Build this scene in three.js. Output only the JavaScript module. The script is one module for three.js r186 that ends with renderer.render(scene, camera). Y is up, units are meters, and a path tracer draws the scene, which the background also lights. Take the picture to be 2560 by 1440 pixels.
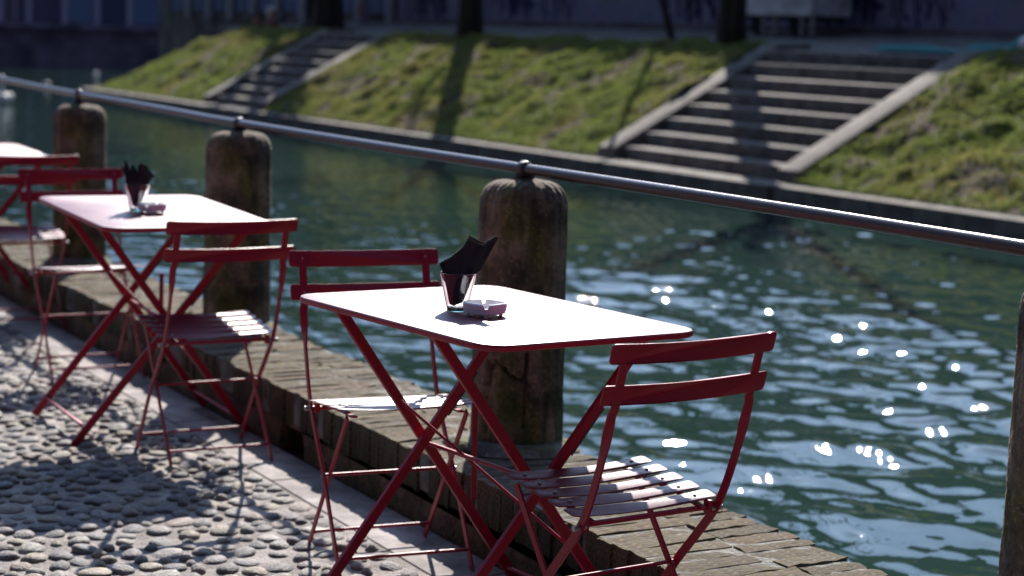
import * as THREE from 'three';
import { mergeGeometries, toCreasedNormals } from 'three/addons/utils/BufferGeometryUtils.js';
import { MarchingCubes } from 'three/addons/objects/MarchingCubes.js';
import { RoundedBoxGeometry } from 'three/addons/geometries/RoundedBoxGeometry.js';

// ---------------------------------------------------------------- camera, sky, sun, exposure
const scene = new THREE.Scene();
const camera = new THREE.PerspectiveCamera(17.81, 1024 / 576, 0.05, 400);
const CAM = new THREE.Vector3(4.338, 1.3236, 2.51);
camera.position.copy(CAM);
camera.lookAt(CAM.x - 0.8679 * Math.cos(0.1376), CAM.y - Math.sin(0.1376), CAM.z - 0.4965 * Math.cos(0.1376));
camera.rotateZ(0.032);
camera.focus = 3.72;
camera.userData.fStop = 3.5;
const renderer = new THREE.WebGLRenderer({ antialias: true });
renderer.setSize(1024, 576);
renderer.toneMapping = THREE.LinearToneMapping;
renderer.toneMappingExposure = 2.0;
renderer.shadowMap.enabled = true;

const V = (x, y, z) => new THREE.Vector3(x, y, z);
const SUN = new THREE.Vector3(-1.1, 1, -0.68).normalize();
const SKY_GAIN = 0.085, GLOW_WIDE = 2.1, GLOW_NEAR = 0.8;
{
  const w = 512, h = 256, d = new Float32Array(w * h * 4);
  for (let j = 0; j < h; j++) for (let i = 0; i < w; i++) {
    const el = ((j + 0.5) / h - 0.5) * Math.PI, az = ((i + 0.5) / w - 0.5) * 2 * Math.PI;
    const x = Math.cos(el) * Math.cos(az), y = Math.sin(el), z = Math.cos(el) * Math.sin(az);
    const g = Math.acos(THREE.MathUtils.clamp(x * SUN.x + y * SUN.y + z * SUN.z, -1, 1)) * 180 / Math.PI;
    const t = Math.pow(Math.max(y, 0), 0.5), k = (j * w + i) * 4;
    const hor = [0.46, 0.56, 0.8], zen = [0.23, 0.31, 0.76];
    const wide = GLOW_WIDE * Math.exp(-g / 20), near = GLOW_NEAR * Math.exp(-g / 9);
    for (let c = 0; c < 3; c++) {
      let v = (hor[c] * (1 - t) + zen[c] * t) * SKY_GAIN;
      v += wide * [0.47, 0.75, 1.25][c] + near * [1, 0.97, 0.9][c];
      if (y < 0) v *= Math.max(0.12, 1 + y * 8);
      d[k + c] = v;
    }
    d[k + 3] = 1;
  }
  const sky = new THREE.DataTexture(d, w, h, THREE.RGBAFormat, THREE.FloatType);
  sky.mapping = THREE.EquirectangularReflectionMapping;
  sky.magFilter = sky.minFilter = THREE.LinearFilter;
  sky.needsUpdate = true;
  scene.background = sky; scene.environment = sky;
}
const sun = new THREE.DirectionalLight(new THREE.Color(1, 0.94, 0.86), 5);
sun.position.copy(SUN).multiplyScalar(60).add(V(-8, 0, -5));
sun.castShadow = true;
sun.shadow.mapSize.set(4096, 4096);
Object.assign(sun.shadow.camera, { left: -45, right: 45, top: 45, bottom: -45, near: 1, far: 160 });
sun.shadow.radius = 1;
sun.target.position.set(-8, 0, -5);
scene.add(sun, sun.target);

// ---------------------------------------------------------------- helpers
let seed = 20240521;
const rnd = () => { seed = (seed * 1664525 + 1013904223) >>> 0; return seed / 4294967296; };
const rr = (a, b) => a + (b - a) * rnd();
const lin = (r, g, b) => new THREE.Color().setRGB(r, g, b);
const clamp = THREE.MathUtils.clamp, lerp = THREE.MathUtils.lerp, sstep = THREE.MathUtils.smoothstep;
function hash3(x, y, z) { let n = (x * 374761393 + y * 668265263 + z * 2147483647 + 1013) | 0; n = Math.imul(n ^ (n >>> 13), 1274126177); n ^= n >>> 16; return (n >>> 0) / 4294967296; }
function noise3(x, y, z, per = 0) {
  const X = Math.floor(x), Y = Math.floor(y), Z = Math.floor(z), fx = x - X, fy = y - Y, fz = z - Z;
  const u = fx * fx * (3 - 2 * fx), v = fy * fy * (3 - 2 * fy), w = fz * fz * (3 - 2 * fz);
  const m = per ? (a) => ((a % per) + per) % per : (a) => a;
  const x0 = m(X), x1 = m(X + 1), y0 = m(Y), y1 = m(Y + 1);
  const L = (a, b, t) => a + (b - a) * t;
  return L(L(L(hash3(x0, y0, Z), hash3(x1, y0, Z), u), L(hash3(x0, y1, Z), hash3(x1, y1, Z), u), v),
    L(L(hash3(x0, y0, Z + 1), hash3(x1, y0, Z + 1), u), L(hash3(x0, y1, Z + 1), hash3(x1, y1, Z + 1), u), v), w) * 2 - 1;
}
function fbm(x, y, z, oct = 4, per = 0) { let s = 0, a = 0.5, f = 1; for (let i = 0; i < oct; i++) { s += a * noise3(x * f, y * f, z * f + i * 7, per ? per * f : 0); a *= 0.5; f *= 2; } return s; }

const names = {};
const numbered = (n) => { const k = (names[n] = (names[n] ?? -1) + 1); return k ? `${n}_${String(k).padStart(3, '0')}` : n; };
function mesh(name, geo, mat, parent = scene) {
  const m = new THREE.Mesh(geo, mat);
  m.name = parent === scene ? numbered(name) : name;
  m.castShadow = m.receiveShadow = true;
  parent.add(m);
  return m;
}
function thing(name, label, category, x = 0, y = 0, z = 0, turn = 0, group) {
  const g = new THREE.Group(); g.name = numbered(name); g.position.set(x, y, z); g.rotation.y = turn;
  g.userData = { label, category }; if (group) g.userData.group = group;
  scene.add(g); return g;
}
function tag(o, label, category, group) { o.userData.label = label; o.userData.category = category; if (group) o.userData.group = group; return o; }
function structure(o, label, category) { o.userData.kind = 'structure'; o.userData.label = label; o.userData.category = category; return o; }
function copyOf(root, label, x, y, z, turn, group) {
  const c = root.clone(); c.name = numbered(root.name.replace(/_\d+$/, '')); scene.add(c);
  c.position.set(x, y, z); c.rotation.y = turn; c.userData = { ...root.userData, label };
  if (group) c.userData.group = group;
  return c;
}
function box(w, h, d, x = 0, y = 0, z = 0) { const g = new THREE.BoxGeometry(w, h, d); g.translate(x, y, z); return g; }
function rbox(w, h, d, r, x = 0, y = 0, z = 0, seg = 2) { const g = new RoundedBoxGeometry(w, h, d, seg, r); g.translate(x, y, z); return g; }
function rod(a, b, r, seg = 10, r2 = r) {
  const L = a.distanceTo(b), g = new THREE.CylinderGeometry(r2, r, L, seg);
  g.applyQuaternion(new THREE.Quaternion().setFromUnitVectors(V(0, 1, 0), b.clone().sub(a).normalize()));
  g.translate((a.x + b.x) / 2, (a.y + b.y) / 2, (a.z + b.z) / 2); return g;
}
// a flat bar swept along stations [{p, w (unit width direction)}], chamfered rectangular section
function bar(st, W, T, c = 0.0011) {
  const hw = W / 2, ht = T / 2;
  const sec = [[-hw + c, -ht], [hw - c, -ht], [hw, -ht + c], [hw, ht - c], [hw - c, ht], [-hw + c, ht], [-hw, ht - c], [-hw, -ht + c]];
  const pos = [], idx = [], n = sec.length;
  st.forEach((s, i) => {
    const a = st[Math.max(0, i - 1)].p, b = st[Math.min(st.length - 1, i + 1)].p, t = b.clone().sub(a).normalize();
    const w = s.w.clone().addScaledVector(t, -s.w.dot(t)).normalize(), q = t.clone().cross(w).normalize();
    for (const [u, v] of sec) pos.push(s.p.x + w.x * u + q.x * v, s.p.y + w.y * u + q.y * v, s.p.z + w.z * u + q.z * v);
    if (i) for (let k = 0; k < n; k++) { const A = (i - 1) * n + k, B = (i - 1) * n + (k + 1) % n, C = i * n + k, D = i * n + (k + 1) % n; idx.push(A, B, D, A, D, C); }
  });
  for (const [o, f] of [[0, 1], [(st.length - 1) * n, -1]]) for (let k = 1; k < n - 1; k++) f > 0 ? idx.push(o, o + k + 1, o + k) : idx.push(o, o + k, o + k + 1);
  const g = new THREE.BufferGeometry(); g.setAttribute('position', new THREE.Float32BufferAttribute(pos, 3)); g.setIndex(idx);
  g.setAttribute('uv', new THREE.Float32BufferAttribute(pos.flatMap((_, i) => i % 3 ? [] : [pos[i] * 3 + pos[i + 2] * 2, pos[i + 1] * 3]), 2));
  return toCreasedNormals(g.toNonIndexed(), 0.6);
}
const straight = (a, b, w, W, T) => bar([{ p: a, w }, { p: b, w }], W, T);
// rounded plate, long side on x, short side on y, thickness on z, dense enough along x to be bent
function plate(L, W, r, T, bend, n = 16, bev = 0.001) {
  const s = new THREE.Shape(), hx = L / 2 - bev, hy = W / 2 - bev, pts = [];
  const arc = (cx, cy, a0) => { for (let i = 0; i <= 4; i++) { const a = a0 + i / 4 * Math.PI / 2; pts.push([cx + Math.cos(a) * r, cy + Math.sin(a) * r]); } };
  arc(hx - r, hy - r, 0);
  for (let i = 1; i < n; i++) pts.push([lerp(hx - r, -hx + r, i / n), hy]);
  arc(-hx + r, hy - r, Math.PI / 2); arc(-hx + r, -hy + r, Math.PI);
  for (let i = 1; i < n; i++) pts.push([lerp(-hx + r, hx - r, i / n), -hy]);
  arc(hx - r, -hy + r, Math.PI * 1.5);
  s.setFromPoints(pts.map(([x, y]) => new THREE.Vector2(x, y)));
  const g = new THREE.ExtrudeGeometry(s, { depth: T - 2 * bev, bevelEnabled: true, bevelSize: bev, bevelThickness: bev, bevelSegments: 2 });
  g.translate(0, 0, -T / 2 + bev);
  const p = g.attributes.position;
  if (bend) for (let i = 0; i < p.count; i++) { const q = bend(p.getX(i), p.getY(i), p.getZ(i)); p.setXYZ(i, q[0], q[1], q[2]); }
  return toCreasedNormals(g, 0.5);
}
function sdfMesh(bones, centre, half, res, k = 0.03) {
  const mc = new MarchingCubes(res, new THREE.MeshBasicMaterial(), false, false, 60000);
  mc.isolation = 0; mc.reset();
  const h = res / 2, p = V(0, 0, 0), ab = V(0, 0, 0), ap = V(0, 0, 0);
  for (let z = 0; z < res; z++) for (let y = 0; y < res; y++) for (let x = 0; x < res; x++) {
    p.set((x - h) / h * half + centre.x, (y - h) / h * half + centre.y, (z - h) / h * half + centre.z);
    let d = 1e3;
    for (const [a, b, ra, rb] of bones) {
      ab.subVectors(b, a); ap.subVectors(p, a);
      const t = clamp(ap.dot(ab) / Math.max(ab.lengthSq(), 1e-9), 0, 1);
      const e = ap.addScaledVector(ab, -t).length() - lerp(ra, rb, t);
      const q = Math.max(k - Math.abs(d - e), 0) / k; d = Math.min(d, e) - q * q * k * 0.25;
    }
    mc.field[x + y * res + z * res * res] = -d;
  }
  mc.update();
  const n = mc.count, g = new THREE.BufferGeometry();
  g.setAttribute('position', new THREE.BufferAttribute(mc.positionArray.slice(0, n * 3).map((v, i) => v * half + [centre.x, centre.y, centre.z][i % 3]), 3));
  g.setAttribute('normal', new THREE.BufferAttribute(mc.normalArray.slice(0, n * 3), 3));
  return g;
}
function tex(n, fn, srgb = false, rx = 1, ry = 1) {
  const d = new Uint8Array(n * n * 4);
  for (let j = 0; j < n; j++) for (let i = 0; i < n; i++) {
    const c = fn(i / n, j / n), k = (j * n + i) * 4;
    for (let q = 0; q < 3; q++) d[k + q] = clamp(Math.round((Array.isArray(c) ? c[q] : c) * 255), 0, 255);
    d[k + 3] = 255;
  }
  const t = new THREE.DataTexture(d, n, n, THREE.RGBAFormat);
  t.wrapS = t.wrapT = THREE.RepeatWrapping; t.magFilter = THREE.LinearFilter; t.minFilter = THREE.LinearMipmapLinearFilter; t.generateMipmaps = true;
  if (srgb) t.colorSpace = THREE.SRGBColorSpace;
  t.repeat.set(rx, ry); t.needsUpdate = true; return t;
}
const again = (t, rx, ry) => { const c = t.clone(); c.repeat.set(rx, ry); c.needsUpdate = true; return c; };
const std = (o) => new THREE.MeshStandardMaterial(o);
const phys = (o) => new THREE.MeshPhysicalMaterial(o);
// planar uv in metres by dominant normal
function uvMetres(g, s = 1) {
  if (!g.attributes.normal) g.computeVertexNormals();
  const p = g.attributes.position, n = g.attributes.normal, uv = new Float32Array(p.count * 2);
  for (let i = 0; i < p.count; i++) {
    const ax = Math.abs(n.getX(i)), ay = Math.abs(n.getY(i)), az = Math.abs(n.getZ(i));
    const [u, v] = ay >= ax && ay >= az ? [p.getX(i), p.getZ(i)] : ax >= az ? [p.getZ(i), p.getY(i)] : [p.getX(i), p.getY(i)];
    uv[i * 2] = u * s; uv[i * 2 + 1] = v * s;
  }
  g.setAttribute('uv', new THREE.BufferAttribute(uv, 2)); return g;
}

// ---------------------------------------------------------------- textures
const tFine = tex(512, (u, v) => 0.5 + 0.55 * fbm(u * 16, v * 16, 3, 5, 16));
const tGrit = tex(512, (u, v) => 0.5 + 0.5 * fbm(u * 48, v * 48, 9, 3, 48));
const tMottle = tex(512, (u, v) => { const a = 0.86 + 0.34 * fbm(u * 8, v * 8, 21, 5, 8) + 0.12 * fbm(u * 64, v * 64, 5, 2, 64); return [a, a * 0.99, a * 0.97]; }, true);
const tStone = tex(512, (u, v) => {
  const a = 0.74 + 0.4 * fbm(u * 6, v * 6, 2, 5, 6) + 0.2 * fbm(u * 40, v * 40, 8, 3, 40), m = clamp(fbm(u * 5, v * 5, 40, 4, 5) * 2.2, 0, 1), s = fbm(u * 70, v * 70, 60, 2, 70) > 0.36 ? 0.2 : 0;
  return [a * (1 - 0.12 * m) + s, a * (0.95 - 0.02 * m) + s, a * (0.9 - 0.3 * m) + s];
}, true);
const tPaint = tex(256, (u, v) => 0.5 + 0.4 * fbm(u * 40, v * 40, 13, 3, 40));
const tPaintRough = tex(512, (u, v) => { const w = fbm(u * 4, v * 4, 77, 4, 4), a = 0.9 + 0.2 * fbm(u * 6, v * 6, 31, 5, 6) + 0.12 * fbm(u * 60, v * 4, 35, 2, 4) + (w > 0.22 && w < 0.25 ? 0.1 : 0); return [a, a, a]; });

// ---------------------------------------------------------------- materials
const M = {};
M.red = phys({ color: lin(0.27, 0.001, 0.02), roughness: 0.45, roughnessMap: tPaintRough, ior: 1.42, bumpMap: again(tPaint, 6, 6), bumpScale: 0.00012 });
M.redTop = phys({ color: lin(0.12, 0.001, 0.018), roughness: 0.53, roughnessMap: tPaintRough, ior: 1.66, bumpMap: again(tPaint, 5, 5), bumpScale: 0.0001 });
M.steel = std({ color: lin(0.35, 0.33, 0.32), metalness: 0.9, roughness: 0.4 });
M.rail = std({ color: lin(0.06, 0.036, 0.036), roughness: 0.24, metalness: 0.25, bumpMap: again(tFine, 40, 1), bumpScale: 0.0004 });
M.iron = std({ color: lin(0.03, 0.026, 0.028), roughness: 0.55, metalness: 0.3 });
M.post = std({ map: tStone, color: lin(0.26, 0.215, 0.18), roughness: 0.92, bumpMap: tGrit, bumpScale: 0.007, vertexColors: true });
M.cement = std({ map: again(tStone, 2, 2), color: lin(0.22, 0.21, 0.205), roughness: 0.95, bumpMap: again(tGrit, 2, 2), bumpScale: 0.006 });
const brickTint = [[0.35, 0.295, 0.25], [0.39, 0.315, 0.26], [0.31, 0.265, 0.225], [0.36, 0.275, 0.225], [0.40, 0.345, 0.295], [0.30, 0.26, 0.22]];
M.bricks = brickTint.map((c) => std({ map: again(tStone, 3, 3), color: lin(...c).multiplyScalar(0.9), roughness: 0.93, bumpMap: again(tGrit, 3, 3), bumpScale: 0.006, vertexColors: true }));
M.mortar = std({ map: again(tMottle, 2, 2), color: lin(0.22, 0.21, 0.19), roughness: 0.97, bumpMap: again(tGrit, 3, 3), bumpScale: 0.008 });
M.plinth = std({ map: again(tStone, 1.5, 1.5), color: lin(0.20, 0.125, 0.09), roughness: 0.95, bumpMap: again(tGrit, 2, 2), bumpScale: 0.006 });
M.slab = std({ map: again(tMottle, 1.2, 1.2), color: lin(0.30, 0.265, 0.265), roughness: 0.85, bumpMap: again(tGrit, 3, 3), bumpScale: 0.0015 });
M.bed = std({ map: again(tMottle, 1.5, 1.5), color: lin(0.30, 0.268, 0.258), roughness: 0.95, bumpMap: again(tGrit, 4, 4), bumpScale: 0.006 });
const pebTint = [[0.33, 0.295, 0.28], [0.27, 0.245, 0.25], [0.40, 0.35, 0.31], [0.22, 0.20, 0.205], [0.37, 0.29, 0.25], [0.43, 0.395, 0.36], [0.30, 0.26, 0.265], [0.40, 0.33, 0.25]];
M.pebbles = pebTint.map((c) => std({ color: lin(...c).multiplyScalar(0.68), map: again(tMottle, 1, 1), roughness: 0.68, bumpMap: again(tFine, 2, 2), bumpScale: 0.0025 }));
M.glass = phys({ color: 0xffffff, transmission: 1, thickness: 0.02, ior: 1.5, roughness: 0.02, attenuationColor: new THREE.Color(0.45, 0.85, 0.75), attenuationDistance: 0.05 });
M.napkin = std({ color: lin(0.007, 0.0065, 0.012), roughness: 0.85, bumpMap: again(tPaint, 4, 4), bumpScale: 0.0004 });
M.ash = phys({ color: lin(0.86, 0.83, 0.86), roughness: 0.35, ior: 1.5 });
M.concrete = std({ map: again(tMottle, 1, 1), color: lin(0.19, 0.168, 0.155), roughness: 0.9, bumpMap: again(tGrit, 2, 2), bumpScale: 0.004 });
M.riser = std({ map: again(tStone, 1, 1), color: lin(0.20, 0.185, 0.18), roughness: 0.92, bumpMap: again(tGrit, 2, 2), bumpScale: 0.004 });
M.soil = std({ map: again(tStone, 0.8, 0.8), color: lin(1, 1, 1), vertexColors: true, roughness: 1, bumpMap: again(tGrit, 2, 2), bumpScale: 0.02 });
M.path = std({ map: again(tMottle, 0.5, 0.5), color: lin(0.2, 0.19, 0.19), roughness: 0.95 });
M.bark = std({ map: again(tStone, 1, 3), color: lin(0.06, 0.05, 0.045), roughness: 0.95, bumpMap: again(tFine, 3, 2), bumpScale: 0.03 });

// ---------------------------------------------------------------- water
{
  const N = 1024, modes = [];
  for (let i = 0; i < 70; i++) {
    const a = rr(-1, 1) * 1.25 + 0.35, kk = Math.round(Math.exp(rr(Math.log(10), Math.log(105))));
    modes.push([Math.round(Math.cos(a) * kk), Math.round(Math.sin(a) * kk), rr(0, 6.28), 1 / Math.pow(kk, 1.3)]);
  }
  const d = new Float32Array(N * N); let lo = 1e9, hi = -1e9;
  const px = modes.map(([kx, , ph]) => Float32Array.from({ length: N }, (_, i) => 2 * Math.PI * kx * i / N + ph)), py = modes.map(([, ky]) => Float32Array.from({ length: N }, (_, j) => 2 * Math.PI * ky * j / N));
  for (let j = 0; j < N; j++) for (let i = 0; i < N; i++) {
    let s = 0; for (let m = 0; m < modes.length; m++) s += modes[m][3] * Math.sin(px[m][i] + py[m][j]);
    d[j * N + i] = s; lo = Math.min(lo, s); hi = Math.max(hi, s);
  }
  const u8 = new Uint8Array(N * N * 4);
  for (let i = 0; i < N * N; i++) { const v = (d[i] - lo) / (hi - lo) * 255; u8[i * 4] = u8[i * 4 + 1] = u8[i * 4 + 2] = v; u8[i * 4 + 3] = 255; }
  const t = new THREE.DataTexture(u8, N, N, THREE.RGBAFormat); t.wrapS = t.wrapT = THREE.RepeatWrapping; t.magFilter = THREE.LinearFilter; t.minFilter = THREE.LinearMipmapLinearFilter; t.generateMipmaps = true; t.needsUpdate = true;
  M.water = phys({ color: lin(0.014, 0.032, 0.025), roughness: 0.012, ior: 1.34, bumpMap: t, bumpScale: 0.0046 });
  const wm = [];
  for (let i = 0; i < 60; i++) {
    const L = Math.exp(rr(Math.log(0.095), Math.log(0.75))), a = 1.25 + rr(-1, 1) * 0.85, k = 2 * Math.PI / L;
    wm.push([Math.cos(a) * k, Math.sin(a) * k, rr(0, 6.28), 0.006 * Math.pow(L, 1.06)]);
  }
  const WY = -0.32;
  const height = (x, z) => {
    const gust = 0.55 + 0.9 * sstep(noise3(x * 0.22 + 4, z * 0.5, 2), -0.5, 0.8);
    const fade = clamp(1.1 - Math.max(0, -x + 1) / 14, 0.16, 1) * gust;
    let s = 0; for (const [kx, kz, p, A] of wm) s += A * Math.sin(kx * x + kz * z + p);
    return s * fade;
  };
  const xs = [], zs = [];
  for (let x = 14; x > 3.2; x -= 0.3) xs.push(x);
  for (let x = 3.2; x > -9; x -= 0.026) xs.push(x);
  for (let x = -9; x > -34; x -= 0.1) xs.push(x);
  for (let x = -34; x > -90; x -= 0.8) xs.push(x);
  for (let z = -0.1; z > -8.62; z -= 0.028) zs.push(z);
  const pos = [], nor = [], uv = [], idx = [], nz = zs.length;
  xs.forEach((x, i) => zs.forEach((z, j) => {
    const e = 0.004, h = height(x, z), hx = (height(x + e, z) - h) / e, hz = (height(x, z + e) - h) / e, l = Math.hypot(hx, 1, hz);
    pos.push(x, WY + h, z); nor.push(-hx / l, 1 / l, -hz / l); uv.push(x / 3.2, z / 3.2);
    if (i && j) { const a = (i - 1) * nz + j - 1, b = i * nz + j - 1; idx.push(a, a + 1, b + 1, a, b + 1, b); }
  }));
  const g = new THREE.BufferGeometry();
  g.setAttribute('position', new THREE.Float32BufferAttribute(pos, 3)); g.setAttribute('normal', new THREE.Float32BufferAttribute(nor, 3)); g.setAttribute('uv', new THREE.Float32BufferAttribute(uv, 2)); g.setIndex(idx);
  structure(mesh('canal_water', g, M.water), 'rippled green canal water between the quay and the grassy bank', 'water');
  const g2 = new THREE.PlaneGeometry(57, 60); g2.rotateX(-Math.PI / 2); g2.translate(-61.7, WY, -38.63);
  const p2 = g2.attributes.position, u2 = g2.attributes.uv; for (let i = 0; i < p2.count; i++) u2.setXY(i, p2.getX(i) / 3.2, p2.getZ(i) / 3.2);
  structure(mesh('canal_water', g2, M.water), 'calm dark canal water round the end of the grassy bank', 'water');
}

// ---------------------------------------------------------------- quay: pavement, strip, brick parapet
const DR = [-1.0, -0.8];
{
  const g = new THREE.PlaneGeometry(60, 9.5, 1, 1); g.rotateX(-Math.PI / 2); g.translate(-18, 0, 0.496 + 4.75);
  const pavement = structure(mesh('cobbled_pavement', uvMetres(g), M.bed), 'pavement of rounded river pebbles set in pale mortar', 'pavement');
  const variants = [];
  for (let k = 0; k < 5; k++) {
    const s = new THREE.IcosahedronGeometry(1, 2), p = s.attributes.position;
    for (let i = 0; i < p.count; i++) {
      const v = V(p.getX(i), p.getY(i), p.getZ(i)), f = 1 + 0.14 * noise3(v.x * 1.4 + k * 9, v.y * 1.4, v.z * 1.4);
      p.setXYZ(i, v.x * f, v.y * f, v.z * f);
    }
    s.computeVertexNormals(); variants.push(toCreasedNormals(s, 1.2));
  }
  const cell = 0.05, grid = new Map(), spots = [], x0 = -10, x1 = 3.2, z0 = 0.515, z1 = 3.0;
  for (let t = 0; t < 130000; t++) {
    const x = rr(x0, x1), z = rr(z0, z1), r = t < 30000 ? rr(0.026, 0.04) : rr(0.016, 0.028), ci = Math.floor(x / cell), cj = Math.floor(z / cell);
    let ok = z - r * 0.9 > 0.5;
    for (let a = -2; a <= 2 && ok; a++) for (let b = -2; b <= 2 && ok; b++) for (const q of grid.get(`${ci + a},${cj + b}`) ?? []) if (Math.hypot((q.x - x), (q.z - z)) < (q.r + r) * 0.97 + 0.001) { ok = false; break; }
    if (!ok) continue;
    const s = { x, z, r }; spots.push(s);
    const key = `${ci},${cj}`; grid.has(key) ? grid.get(key).push(s) : grid.set(key, [s]);
  }
  camera.updateMatrixWorld(); camera.updateProjectionMatrix();
  for (const s of spots) { const q = V(s.x, 0.01, s.z).project(camera); s.seen = Math.abs(q.x) < 1.02 && Math.abs(q.y) < 1.05 && q.z < 1; s.d = Math.hypot(s.x - CAM.x, s.z - CAM.z) / s.r; }
  spots.sort((a, b) => (b.seen - a.seen) || a.d - b.d);
  const place = (s, o) => {
    o.position.set(s.x, rr(-0.004, 0.003), s.z); o.rotation.set(rr(-0.15, 0.15), rr(0, 6.28), rr(-0.15, 0.15));
    o.scale.set(s.r * rr(0.98, 1.15), rr(0.011, 0.016), s.r * rr(0.85, 1.0));
  };
  spots.slice(0, 300).forEach((s) => { const o = mesh('pebble', variants[Math.floor(rnd() * 5)], M.pebbles[Math.floor(rnd() * 8)], pavement); place(s, o); });
  const rest = spots.slice(300), inst = new THREE.InstancedMesh(variants[0], std({ color: 0xffffff, map: again(tMottle, 1, 1), roughness: 0.68, bumpMap: again(tFine, 2, 2), bumpScale: 0.0025 }), rest.length), o = new THREE.Object3D();
  rest.forEach((s, i) => { place(s, o); o.updateMatrix(); inst.setMatrixAt(i, o.matrix); inst.setColorAt(i, lin(...pebTint[Math.floor(rnd() * 8)]).multiplyScalar(0.68)); });
  inst.name = 'pebbles'; inst.userData.kind = 'stuff'; inst.castShadow = inst.receiveShadow = true; pavement.add(inst);

  // pale slab strip along the foot of the parapet
  const strip = new THREE.Group(); strip.name = numbered('stone_strip'); scene.add(strip);
  structure(strip, 'narrow strip of pale stone slabs beside the brick parapet', 'paving strip');
  let x = -30; while (x < 8) { const L = rr(0.85, 1.15); mesh('slab', uvMetres(rbox(L - 0.006, 0.06, 0.182, 0.004, x + L / 2, -0.026 + rr(-0.001, 0.001), 0.404, 1)), M.slab, strip); x += L; }
}
{
  const wall = thing('brick_parapet', 'low mossy brick parapet with bricks laid crosswise along the canal edge', 'wall');
  // canal-side body and the lower facing with its drain hole
  mesh('core', uvMetres(box(46, 1.65, 0.275, -15, -0.74, 0.0225)), M.plinth, wall);
  const s = new THREE.Shape(); s.moveTo(-38, -0.05); s.lineTo(8, -0.05); s.lineTo(8, 0.088); s.lineTo(-38, 0.088);
  const hole = new THREE.Path(); hole.moveTo(DR[0], -0.03); hole.lineTo(DR[0], 0.03); hole.absarc((DR[0] + DR[1]) / 2, 0.02, (DR[1] - DR[0]) / 2 * 0.98, Math.PI, 0, true); hole.lineTo(DR[1], -0.03); s.holes.push(hole);
  const pg = new THREE.ExtrudeGeometry(s, { depth: 0.13, bevelEnabled: false }); pg.translate(0, 0, 0.162);
  mesh('plinth', uvMetres(pg), M.plinth, wall);
  mesh('mortar_bed', uvMetres(box(46, 0.1, 0.406, -15, 0.1405, 0.09)), M.mortar, wall);
  const geos = [];
  for (let k = 0; k < 6; k++) {
    const g = new THREE.BoxGeometry(1, 1, 1, 2, 2, 5), p = g.attributes.position, col = [];
    for (let i = 0; i < p.count; i++) {
      let vx = p.getX(i), vy = p.getY(i), vz = p.getZ(i);
      const corner = (Math.abs(vx) > 0.49) + (Math.abs(vy) > 0.49) + (Math.abs(vz) > 0.49);
      const f = corner > 1 ? 0.06 : 0.015, n = noise3(vx * 3 + k * 11, vy * 3, vz * 4 + k);
      vx *= 1 - f * (1 + n) ; vy *= 1 - f * 0.55 * (1 + n); vz *= 1 - f * 0.25 * (1 + n);
      p.setXYZ(i, vx + 0.03 * noise3(vz * 3 + k * 5, vy * 2, 7), vy + 0.03 * noise3(vx * 4, vz * 6 + k * 3, 1), vz);
      const m = sstep(-p.getY(i) + 0.25 * noise3(vx * 4, vy * 5 + k * 7, vz * 4), -0.35, 0.3) * (vz > 0.46 ? 1 : 0);
      col.push(lerp(1, 0.42, m), lerp(1, 0.46, m), lerp(1, 0.26, m));
    }
    g.setAttribute('color', new THREE.Float32BufferAttribute(col, 3));
    geos.push(toCreasedNormals(g, 0.55));
  }
  const far = [];
  let x = 2.75;
  while (x > -16) {
    const w = rr(0.054, 0.062), front = rnd() < 0.5 ? rr(0.23, 0.26) : rr(0.26, 0.3), tilt = rr(-0.03, 0.03);
    const rows = [[0.304 + rr(-0.012, 0.004), 0.304 - front], [0.304 - front - 0.008, -0.122 + rr(-0.012, 0.012)]];
    for (const [za, zb] of rows) {
      const L = za - zb, k = Math.floor(rnd() * 6), h = 0.112 + rr(-0.006, 0.004);
      const sx = w, sy = h, px = x - w / 2, py = 0.195 - h / 2 + rr(-0.003, 0.003), pz = (za + zb) / 2, ry = tilt + rr(-0.012, 0.012), rz = rr(-0.02, 0.02);
      if (x > -6.4) { const b = mesh('brick', geos[k], M.bricks[Math.floor(rnd() * 6)], wall); b.position.set(px, py, pz); b.scale.set(sx, sy, L); b.rotation.set(0, ry, rz); }
      else { const g = geos[k].clone(); g.applyMatrix4(new THREE.Matrix4().compose(V(px, py, pz), new THREE.Quaternion().setFromEuler(new THREE.Euler(0, ry, rz)), V(sx, sy, L))); far.push(g); }
    }
    x -= w + rr(0.003, 0.008);
  }
  const f = mesh('bricks', mergeGeometries(far), M.bricks[0], wall); f.userData.kind = 'stuff';
}

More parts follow.
